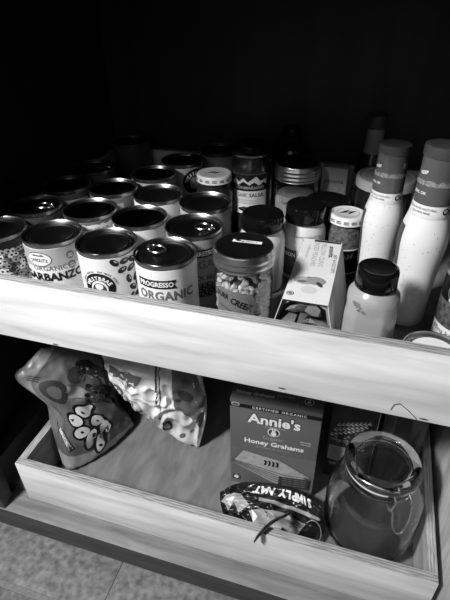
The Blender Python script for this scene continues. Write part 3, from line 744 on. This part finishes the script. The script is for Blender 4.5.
b.poly(ell(.0452, .022, .0007, .0022, 8, .2), lambda u, v: Vector((u, v, h + .0009)), WHITE); b.poly(ell(.047, .022, .0007, .0022, 8, -.2), lambda u, v: Vector((u, v, h + .0009)), WHITE)
b.poly([(.030, .002), (.0304, .002), (.0304, .054), (.030, .054)], TPF, LGREY)
b.build('carton', t)

# wheat box and slim glossy packet behind the clamp jar
t = thing('cereal_box', 'dark carton with wheat drawing behind the clamp jar', 'box', (.4905, .177, LO), D(-2))
w, d, h = .0345, .05, .262
b = MB().box((-w, 0, 0), (w, d, h), BOXD, bev=.0008)
rr = random.Random(9)
for st_ in range(3):
    x0, z0 = -.029 + st_ * .004, .103 + st_ * .012
    for i in range(8):
        x1, z1_ = x0 + i * .0062, z0 + i * .0034 - st_ * .001 * i * .5
        b.poly(ell(x1, z1_ + .0021, .0034, .0015, 9, 1.0), FB, PAPERG); b.poly(ell(x1, z1_ - .0016, .0034, .0013, 9, -.1), FB, PAPER)
for i in range(26): b.poly(ell(rr.uniform(-.028, .02), rr.uniform(.088, .106), .0024, .0015, 9, rr.uniform(0, 3)), FB, LGREY)
b.poly([(-.031, .044), (-.004, .044), (-.004, .078), (-.031, .078)], FB, LGREY)
for i in range(9): b.poly([(-.028, .048 + i * .0033), (-.008, .048 + i * .0033), (-.008, .0488 + i * .0033), (-.028, .0488 + i * .0033)], FC, DGREY)
b.text('WHOLE', .0085, FB, LGREY, (-.016, .092), bold=0); b.text('100 g', .0085, FB, LGREY, (-.018, .034), bold=.02); b.poly([(w - .0012, .02), (w - .0002, .02), (w - .0002, h - .002), (w - .0012, h - .002)], FB, LGREY)
b.build('carton', t)
t = thing('snack_packet', 'narrow glossy dark packet between the wheat carton and drawer side', 'packet', (.5635, .19, LO), D(4))
b = MB()
def pk(u, v):
    s = math.sin(PI * u); return Vector(((u - .5) * .062, -.012 * s * math.sin(PI * min(1, v * 1.02)) ** .3 - .003 * noise.noise(Vector((u * 7, v * 9, 1))), v * .235))
b.grid(pk, 20, 40, lambda u, v: BOXS if u < .25 or u > .8 else BOXD)
b.grid(lambda u, v: Vector(((u - .5) * .062, .022 * math.sin(PI * u) * math.sin(PI * v) ** .3, v * .235)), 20, 40, BOXD, True)
b.text('gg', .024, lambda u, v: pk((u) / .062 + .5, v / .235) + Vector((0, -.0012, 0)), GREY, (-.012, .19), bold=.03, step=.003, rot=1.3)
b.text('nut', .012, lambda u, v: pk((u) / .062 + .5, v / .235) + Vector((0, -.0012, 0)), LGREY, (.016, .205), bold=.02, step=.003)
b.build('packet_film', t)

# ------------------------------------------------------------------ clamp jar
t = thing('clamp_jar', 'empty round glass jar with wire clamp lid, in the lower drawer', 'jar', (.5320, .1035, LO), 0); t.scale = (1, 1, .93)
Rj = .0665
o = [(0, .003), (.030, .001), (.050, 0), (.058, .003), (.0635, .012), (Rj, .03), (Rj, .085), (.0645, .103), (.060, .118), (.054, .130), (.0485, .138), (.0465, .143), (.0465, .151), (.049, .153), (.049, .158), (.045, .159)]
i_ = [(.0425, .158), (.0425, .142), (.045, .137), (.051, .128), (.0572, .116), (.0617, .102), (.0635, .085), (.0635, .031), (.060, .014), (.054, .0065), (.030, .006), (0, .007)]
MB().lathe(o + i_, GLASS, 72).build('glass_jar', t)
MB().lathe([(.0470, .1592), (.0492, .1596), (.0492, .1612), (.0470, .1616), (.0450, .1616), (.0450, .1592), (.0470, .1592)], RUBBER, 64).build('rubber_seal', t)
lidp = [(.0400, .1585), (.0420, .1585), (.0430, .1618), (.0480, .1620), (.0495, .164), (.0495, .169), (.0480, .1725), (.0450, .1745), (.0415, .1750), (.0380, .1730), (.0360, .1690), (.030, .1688), (.018, .1705), (0, .1715)]
lidi = [(0, .1685), (.018, .1675), (.030, .1655), (.0375, .1655), (.0395, .1645), (.0400, .1585)]
MB().lathe(lidp + lidi, GLASS, 72).build('lid', t)
fw = facing(.53, .1035) + .66    # clasp faces the camera side
wb = MB()
def ringp(r, z, n=48): return [(r * math.cos(2 * PI * k_ / n), r * math.sin(2 * PI * k_ / n), z) for k_ in range(n)]
wb.tube(ringp(.0480, .1475), .0011, WIRE, 8, True)
wb.tube(ringp(.0500, .1665), .0011, WIRE, 8, True)
cf, sf = math.cos(fw), math.sin(fw)
def Q(r, s_, z): return (r * cf - s_ * sf, r * sf + s_ * cf, z)
# hinge at the back
wb.tube([Q(-.0505, -.012, .1665), Q(-.058, -.012, .160), Q(-.056, -.012, .150), Q(-.048, -.010, .1475)], .0011, WIRE)
wb.tube([Q(-.0505, .012, .1665), Q(-.058, .012, .160), Q(-.056, .012, .150), Q(-.048, .010, .1475)], .0011, WIRE)
wb.tube([Q(-.0575, -.014, .159), Q(-.0575, .014, .159)], .0018, WIRE)
wb.build('wire_frame', t)
cl = MB()
for s_ in (-1, 1):
    cl.tube([Q(.0495, s_ * .017, .1475), Q(.053, s_ * .0165, .1485), Q(.056, s_ * .015, .1475), Q(.0575, s_ * .014, .144), Q(.055, s_ * .0145, .1415), Q(.0525, s_ * .0155, .144), Q(.053, s_ * .016, .1485)], .0012, WIRE)
    cl.tube([Q(.0500, s_ * .010, .1665), Q(.0560, s_ * .0105, .162), Q(.0570, s_ * .011, .155), Q(.0560, s_ * .013, .1455)], .0012, WIRE)
cl.tube([Q(.0565, -.014, .1455)] + [Q(.060 + .006 * math.sin(PI * k_ / 12), -.0125 + .025 * k_ / 12 if False else -.0125 * math.cos(PI * k_ / 12),   .140 - .040 * math.sin(PI * k_ / 12) ** .8) for k_ in range(13)] + [Q(.0565, .014, .1455)], .0012, WIRE)
cl.tube([Q(.0490, -.018, .1670), Q(.0520, 0, .1672), Q(.0490, .018, .1670)], .0016, WIRE)
cl.build('wire_clasp', t)

# ------------------------------------------------------------------ bags
def interp(pts, t):
    n = len(pts) - 1; x = t * n; i = min(int(x), n - 1); u = x - i
    p0 = pts[max(i - 1, 0)]; p1 = pts[i]; p2 = pts[i + 1]; p3 = pts[min(i + 2, n)]
    return .5 * ((2 * p1) + (p2 - p0) * u + (2 * p0 - 5 * p1 + 4 * p2 - p3) * u * u + (3 * p1 - p0 - 3 * p2 + p3) * u ** 3)
class Bag:
    """closed film bag between four border lines: bottom, top (left to right), left, right (bottom to top)"""
    def __init__(s, bot, top, left, right, nrm, tf, tb, amp, freq, seed, pw=.55):
        V = lambda L_: [Vector(p) for p in L_]
        s.b, s.t, s.l, s.r = V(bot), V(top), V(left), V(right); s.n = Vector(nrm).normalized()
        s.tf, s.tb, s.amp, s.fr, s.sd, s.pw = tf, tb, amp, freq, seed, pw
    def base(s, u, v):
        B, T_, L_, R_ = interp(s.b, u), interp(s.t, u), interp(s.l, v), interp(s.r, v)
        return B * (1 - v) + T_ * v + L_ * (1 - u) + R_ * u - (s.b[0] * (1 - u) * (1 - v) + s.b[-1] * u * (1 - v) + s.t[0] * (1 - u) * v + s.t[-1] * u * v)
    def pt(s, u, v, side=1, e=0.):
        u = min(1, max(0, u)); v = min(1, max(0, v))
        k_ = (max(0, math.sin(PI * u)) ** s.pw) * (max(0, math.sin(PI * v)) ** s.pw)
        q_ = Vector((u * s.fr, v * s.fr, s.sd))
        w_ = 1 - 2 * abs(noise.noise(q_ + Vector((noise.noise(q_ * .7) * 1.5, 0, 0)))) 
        w2 = noise.noise(q_ * 2.3 + Vector((3, 7, 1)))
        edge = (1 - k_) * math.sin((u + v) * 60) * .0006
        d_ = (s.tf if side > 0 else -s.tb) * k_ + s.amp * ((w_ - .6) + .5 * w2) * (k_ ** .5) + edge
        return s.base(u, v) + s.n * (d_ + side * (.0004 + e))
def build_bag(m, bag, nu, nv, mf, mb=None):
    m.grid(lambda u, v: bag.pt(u, v, 1), nu, nv, mf)
    m.grid(lambda u, v: bag.pt(u, v, -1), nu, nv, mb or mf, True)
def on(bag, e=.0006): return lambda u, v: bag.pt(u, v, 1, e)

# 1: grey puff snack bag, leaning in the left corner
t = thing('snack_bag', 'grey snack bag printed with fruit and outlined ring puffs, leaning at left', 'snack bag', (.06, .1, LO), 0, 'snack bags in the lower drawer')
bg = Bag([(.026, .064, -.073), (.047, .064, -.079), (.081, .113, -.079), (.106, .177, -.073)],
         [(.004, .116, .138), (.034, .150, .124), (.057, .173, .097), (.076, .189, .072)],
         [(.026, .064, -.073), (.015, .076, .006), (.008, .086, .050), (-.019, .071, .109), (-.008, .090, .125), (.004, .116, .138)],
         [(.106, .177, -.073), (.098, .176, -.045), (.084, .174, -.011), (.079, .182, .035), (.076, .189, .072)],
         (.70, -.66, .20), .020, .004, .006, 4.2, 2.)
bg.amp, bg.fr = .0045, 5.5
m = MB(); build_bag(m, bg, 60, 80, lambda u, v: (BAGL if (v < .10 or (u < .16 and v > .45) or (v > .55 and .45 < u < .8 and v < .66)) else BAGG))
S = .01
def px_poly(m, pts, e, mm, step=.03): m.poly(pts, on(bg, e), mm, step)
# big darker swirl behind the puffs
px_poly(m, ell(.60, .36, .34, .22, 36), .0005, GREY)
px_poly(m, ell(.35, .605, .125, .095, 24), .0008, DGREY); px_poly(m, ell(.36, .60, .07, .05, 18), .0011, GREY)
for i in range(3): px_poly(m, [(.12, .64 + .022 * i), (.22, .645 + .022 * i), (.22, .651 + .022 * i), (.12, .646 + .022 * i)], .0008, INK)
# strawberries and berries
for cx, cy, rx, ry, mm in ((.52, .77, .10, .075, DGREY), (.66, .72, .12, .07, GREY), (.58, .86, .12, .05, INK), (.72, .82, .12, .06, DGREY)): px_poly(m, ell(cx, cy, rx, ry, 18), .0009, mm)
rr = random.Random(5)
for i in range(34): px_poly(m, ell(.80 + rr.uniform(-.15, .13), .60 + rr.uniform(-.08, .10), .030, .019, 10), .0010 + i * .00002, rr.choice((INK, DGREY, GREY)), None)
for i in range(22): px_poly(m, ell(.62 + rr.uniform(-.12, .2), .80 + rr.uniform(-.05, .06), .012, .007, 8), .0013, rr.choice((INK, LGREY, GREY)), None)
# ring and comma shaped puffs: black outline, pale body, small dark hole
def blob(pts, cx, cy, rot, holes):
    def tr(P, k_=1.): return [(cx + (x * math.cos(rot) - y * math.sin(rot)) * .84, cy + (x * math.sin(rot) + y * math.cos(rot)) * .64) for x, y in P]
    px_poly(m, tr([(x * 1.0, y * 1.0) for x, y in grow(pts, .028)]), .0012, INK, .05)
    px_poly(m, tr(pts), .0016, PAPER, .05)
    for hx, hy in holes: px_poly(m, tr(ell(hx, hy, .018, .022, 10)), .0020, INK, None)
def grow(P, d):
    n = len(P); o_ = []
    for i in range(n):
        a, b_, c_ = Vector(P[i - 1]), Vector(P[i]), Vector(P[(i + 1) % n]); tt = (c_ - a).normalized(); o_.append((b_.x + tt.y * d, b_.y - tt.x * d))
    return o_
oval = ell(0, 0, .098, .078, 20)
drop = [(.11 * math.cos(a) * (1 + .45 * max(0, math.cos(a)) ** 3) - .02, .072 * math.sin(a) * (1 - .42 * max(0, math.cos(a)))) for a in [2 * PI * i / 24 for i in range(24)]]
stick = ell(0, 0, .13, .052, 20)
blob(drop, .565, .475, .45, [(-.05, 0)]); blob(oval, .635, .370, .9, [(0, 0)]); blob(drop, .70, .285, 1.45, [(-.05, 0)])
blob(ell(0, 0, .085, .08, 16), .41, .385, .3, []); blob(oval, .46, .275, .6, [(0, 0)]); blob(stick, .545, .210, 1.2, []); blob(stick, .63, .155, 1.3, [(-.05, 0), (.05, 0)])
px_poly(m, [(.35, .395), (.40, .40), (.37, .375)], .0022, INK, None)
px_poly(m, [(.16, .25), (.24, .265), (.37, .150), (.29, .130)], .0010, INK); px_poly(m, [(.172, .247), (.236, .259), (.355, .151), (.292, .137)], .0014, PAPERG)
m.text('SINCE', .048, on(bg, .0018), WHITE, (.235, .215), rot=-.80, bold=.03, step=.03)
m.poly(ell(.315, .155, .022, .012, 14), on(bg, .0018), DGREY, None)
m.build('bag_film', t, sharp=75).location = -Vector((.06, .1, LO))
# 2: silver bag, standing on one corner
t = thing('snack_bag', 'crinkled silvery foil bag standing on one corner, partly hidden under the upper drawer', 'snack bag', (.2, .17, LO), 0, 'snack bags in the lower drawer')
b2 = Bag([(.108, .150, .039), (.138, .153, -.001), (.170, .158, -.034), (.204, .163, -.063), (.238, .169, -.0815)],
         [(.088, .150, .128), (.14, .165, .150), (.200, .175, .150), (.246, .182, .120)],
         [(.108, .150, .039), (.094, .149, .085), (.088, .150, .128)],
         [(.238, .169, -.0815), (.251, .176, -.014), (.253, .179, .033), (.248, .180, .081), (.246, .182, .120)],
         (.1, -.98, .05), .022, .016, .011, 5.6, 9.)
m = MB(); build_bag(m, b2, 90, 90, FILM)
B2 = on(b2, .0006)
def p2(pts, e, mm, step=.03): m.poly(pts, on(b2, e), mm, step)
p2([(.0, .12), (.10, .10), (.16, .32), (.0, .42)], .0006, GREY); p2([(.05, .5), (.3, .42), (.42, .62), (.1, .7)], .0006, GREY)
for cx, cy in ((.22, .10), (.60, .12)):
    p2(ell(cx, cy, .055, .05, 18), .0008, INK); p2(ell(cx + .005, cy - .008, .030, .026, 14), .0012, LGREY)
for cx, cy, rr_ in ((.30, .12, .03), (.78, .09, .035), (.86, .15, .02), (.35, .15, .015), (.52, .14, .02)): p2(ell(cx, cy, rr_, rr_ * .5, 10, .5), .0009, GREY, None)
p2([(.50, .28), (.515, .28), (.58, .95), (.565, .95)], .0009, DGREY); p2([(.54, .28), (.548, .28), (.60, .95), (.592, .95)], .0009, DGREY)
p2([(.68, .40), (.95, .20), (1, .55), (.9, .9), (.7, .85)], .0006, GREY, .02)
p2(ell(.80, .55, .07, .05, 14), .001, DGREY)
m.build('bag_film', t, sharp=75).location = -Vector((.2, .17, LO))
# small white clip above it
# 3: black crumpled bag in front of the cracker box
t = thing('snack_bag', 'crumpled black snack bag with upside-down SIMPLY NATURE lettering, before the cracker box', 'snack bag', (.39, .07, LO + .004), 0, 'snack bags in the lower drawer')
b3 = Bag([(.322, .048, -.070), (.346, .040, -.076), (.385, .032, -.076), (.430, .030, -.076), (.462, .040, -.074)],
         [(.306, .080, -.062), (.335, .100, -.053), (.388, .110, -.048), (.435, .108, -.048), (.462, .098, -.056)],
         [(.322, .048, -.070), (.312, .064, -.066), (.306, .080, -.062)],
         [(.462, .040, -.074), (.472, .070, -.066), (.462, .098, -.056)],
         (.0, -.42, .9), .010, .002, .0095, 5.5, 4., .4)
m = MB(); build_bag(m, b3, 70, 50, lambda u, v: BAGK)
def p3(pts, e, mm, step=.02): m.poly(pts, on(b3, e), mm, step)
p3([(.02, .55), (.10, .75), (.26, .70), (.34, .50), (.25, .30), (.2, .5), (.12, .30), (.08, .5)], .0006, LGREY); p3([(.10, .62), (.20, .66), (.16, .40)], .0010, PAPER)
p3([(.34, .40), (.42, .48), (.60, .52), (.78, .45), (.74, .22), (.62, .30), (.60, .10), (.52, .28), (.42, .16)], .0006, PAPERG); p3([(.36, .44), (.42, .34), (.40, .2)], .001, WHITE); p3([(.52, .46), (.7, .42), (.68, .33), (.56, .36)], .001, GREY)
p3([(.40, .62), (.9, .58), (.93, .62), (.9, .64), (.4, .68)], .0006, PAPERG)
T3 = on(b3, .0012)
for i, ch in enumerate('SIMPLY NAT'):
    if ch == ' ': continue
    a = (i - 3.2) / 4.; vs, fs = text_tris(ch, .13, .05)
    m.decal([(v[0] * .58, v[1] * 1.5) for v in vs], fs, T3, WHITE, .03, (.80 - .046 * i, .80 + .03 * math.cos((.62 - (.80 - .046 * i)) * 5)), PI - .15 * math.sin((.62 - (.80 - .046 * i)) * 6))
m.build('bag_film', t, sharp=75).location = -Vector((.39, .07, LO))
q = MB().tube([(.418, .062, -.040), (.414, .050, -.030), (.406, .030, -.010), (.401, .014, .0050), (.394, .003, .0050), (.387, -.008, .0), (.384, -.010, -.008)], [.005, .0055, .0058, .0056, .0052, .0045, .003], BAGK, 8, flat=.4)
o_ = q.build('torn_strip', t); o_.location = -Vector((.39, .07, LO))
q = MB(); q.tube([(.455 + .013 * math.cos(a), .052 + .010 * math.sin(a * 1.0), -.058 + .016 * math.sin(a)) for a in [-2.2 + 4.6 * i / 24 for i in range(25)]], .0004, LGREY, 5)
q.build('bag_thread', t).location = -Vector((.39, .07, LO))

# ------------------------------------------------------------------ light
def area(name, loc, target, size, power):
    l = bpy.data.lights.new(name, 'AREA'); l.energy = power; l.shape = 'SQUARE'; l.size = size
    o = bpy.data.objects.new(name, l); COL.objects.link(o); o.location = loc
    o.rotation_euler = (Vector(target) - Vector(loc)).to_track_quat('-Z', 'Y').to_euler(); return o
area('kitchen_light', (-.25, -.70, 1.25), (.30, .08, .15), .2, 33)
area('soft_fill', (.5, -1.3, .9), (.3, .1, .1), .7, 1.6)  # added fill lamp behind the camera, not an actual window
w = bpy.data.worlds.new('World'); C.world = w; w.use_nodes = True
w.node_tree.nodes['Background'].inputs[0].default_value = (.5, .5, .5, 1); w.node_tree.nodes['Background'].inputs[1].default_value = .008

# ------------------------------------------------------------------ camera
yaw, pit, rol, fpx = .31, .5974, -.0181, 473.94
F_ = Vector((-math.sin(yaw) * math.cos(pit), math.cos(yaw) * math.cos(pit), -math.sin(pit)))
R_ = Vector((math.cos(yaw), math.sin(yaw), 0)); U_ = R_.cross(F_)
R2 = R_ * math.cos(rol) + U_ * math.sin(rol); U2 = -R_ * math.sin(rol) + U_ * math.cos(rol)
cd = bpy.data.cameras.new('camera'); co = bpy.data.objects.new('camera', cd); COL.objects.link(co)
co.matrix_world = Matrix(((R2.x, U2.x, -F_.x, CAM.x), (R2.y, U2.y, -F_.y, CAM.y), (R2.z, U2.z, -F_.z, CAM.z), (0, 0, 0, 1)))
cd.sensor_fit = 'VERTICAL'; cd.sensor_height = 36; cd.lens = 36 * fpx / 600; cd.clip_start = .01
C.camera = co
vs_ = C.view_settings; vs_.view_transform = 'Standard'; vs_.look = 'None'; vs_.exposure = 0; vs_.gamma = 1; vs_.use_curve_mapping = False
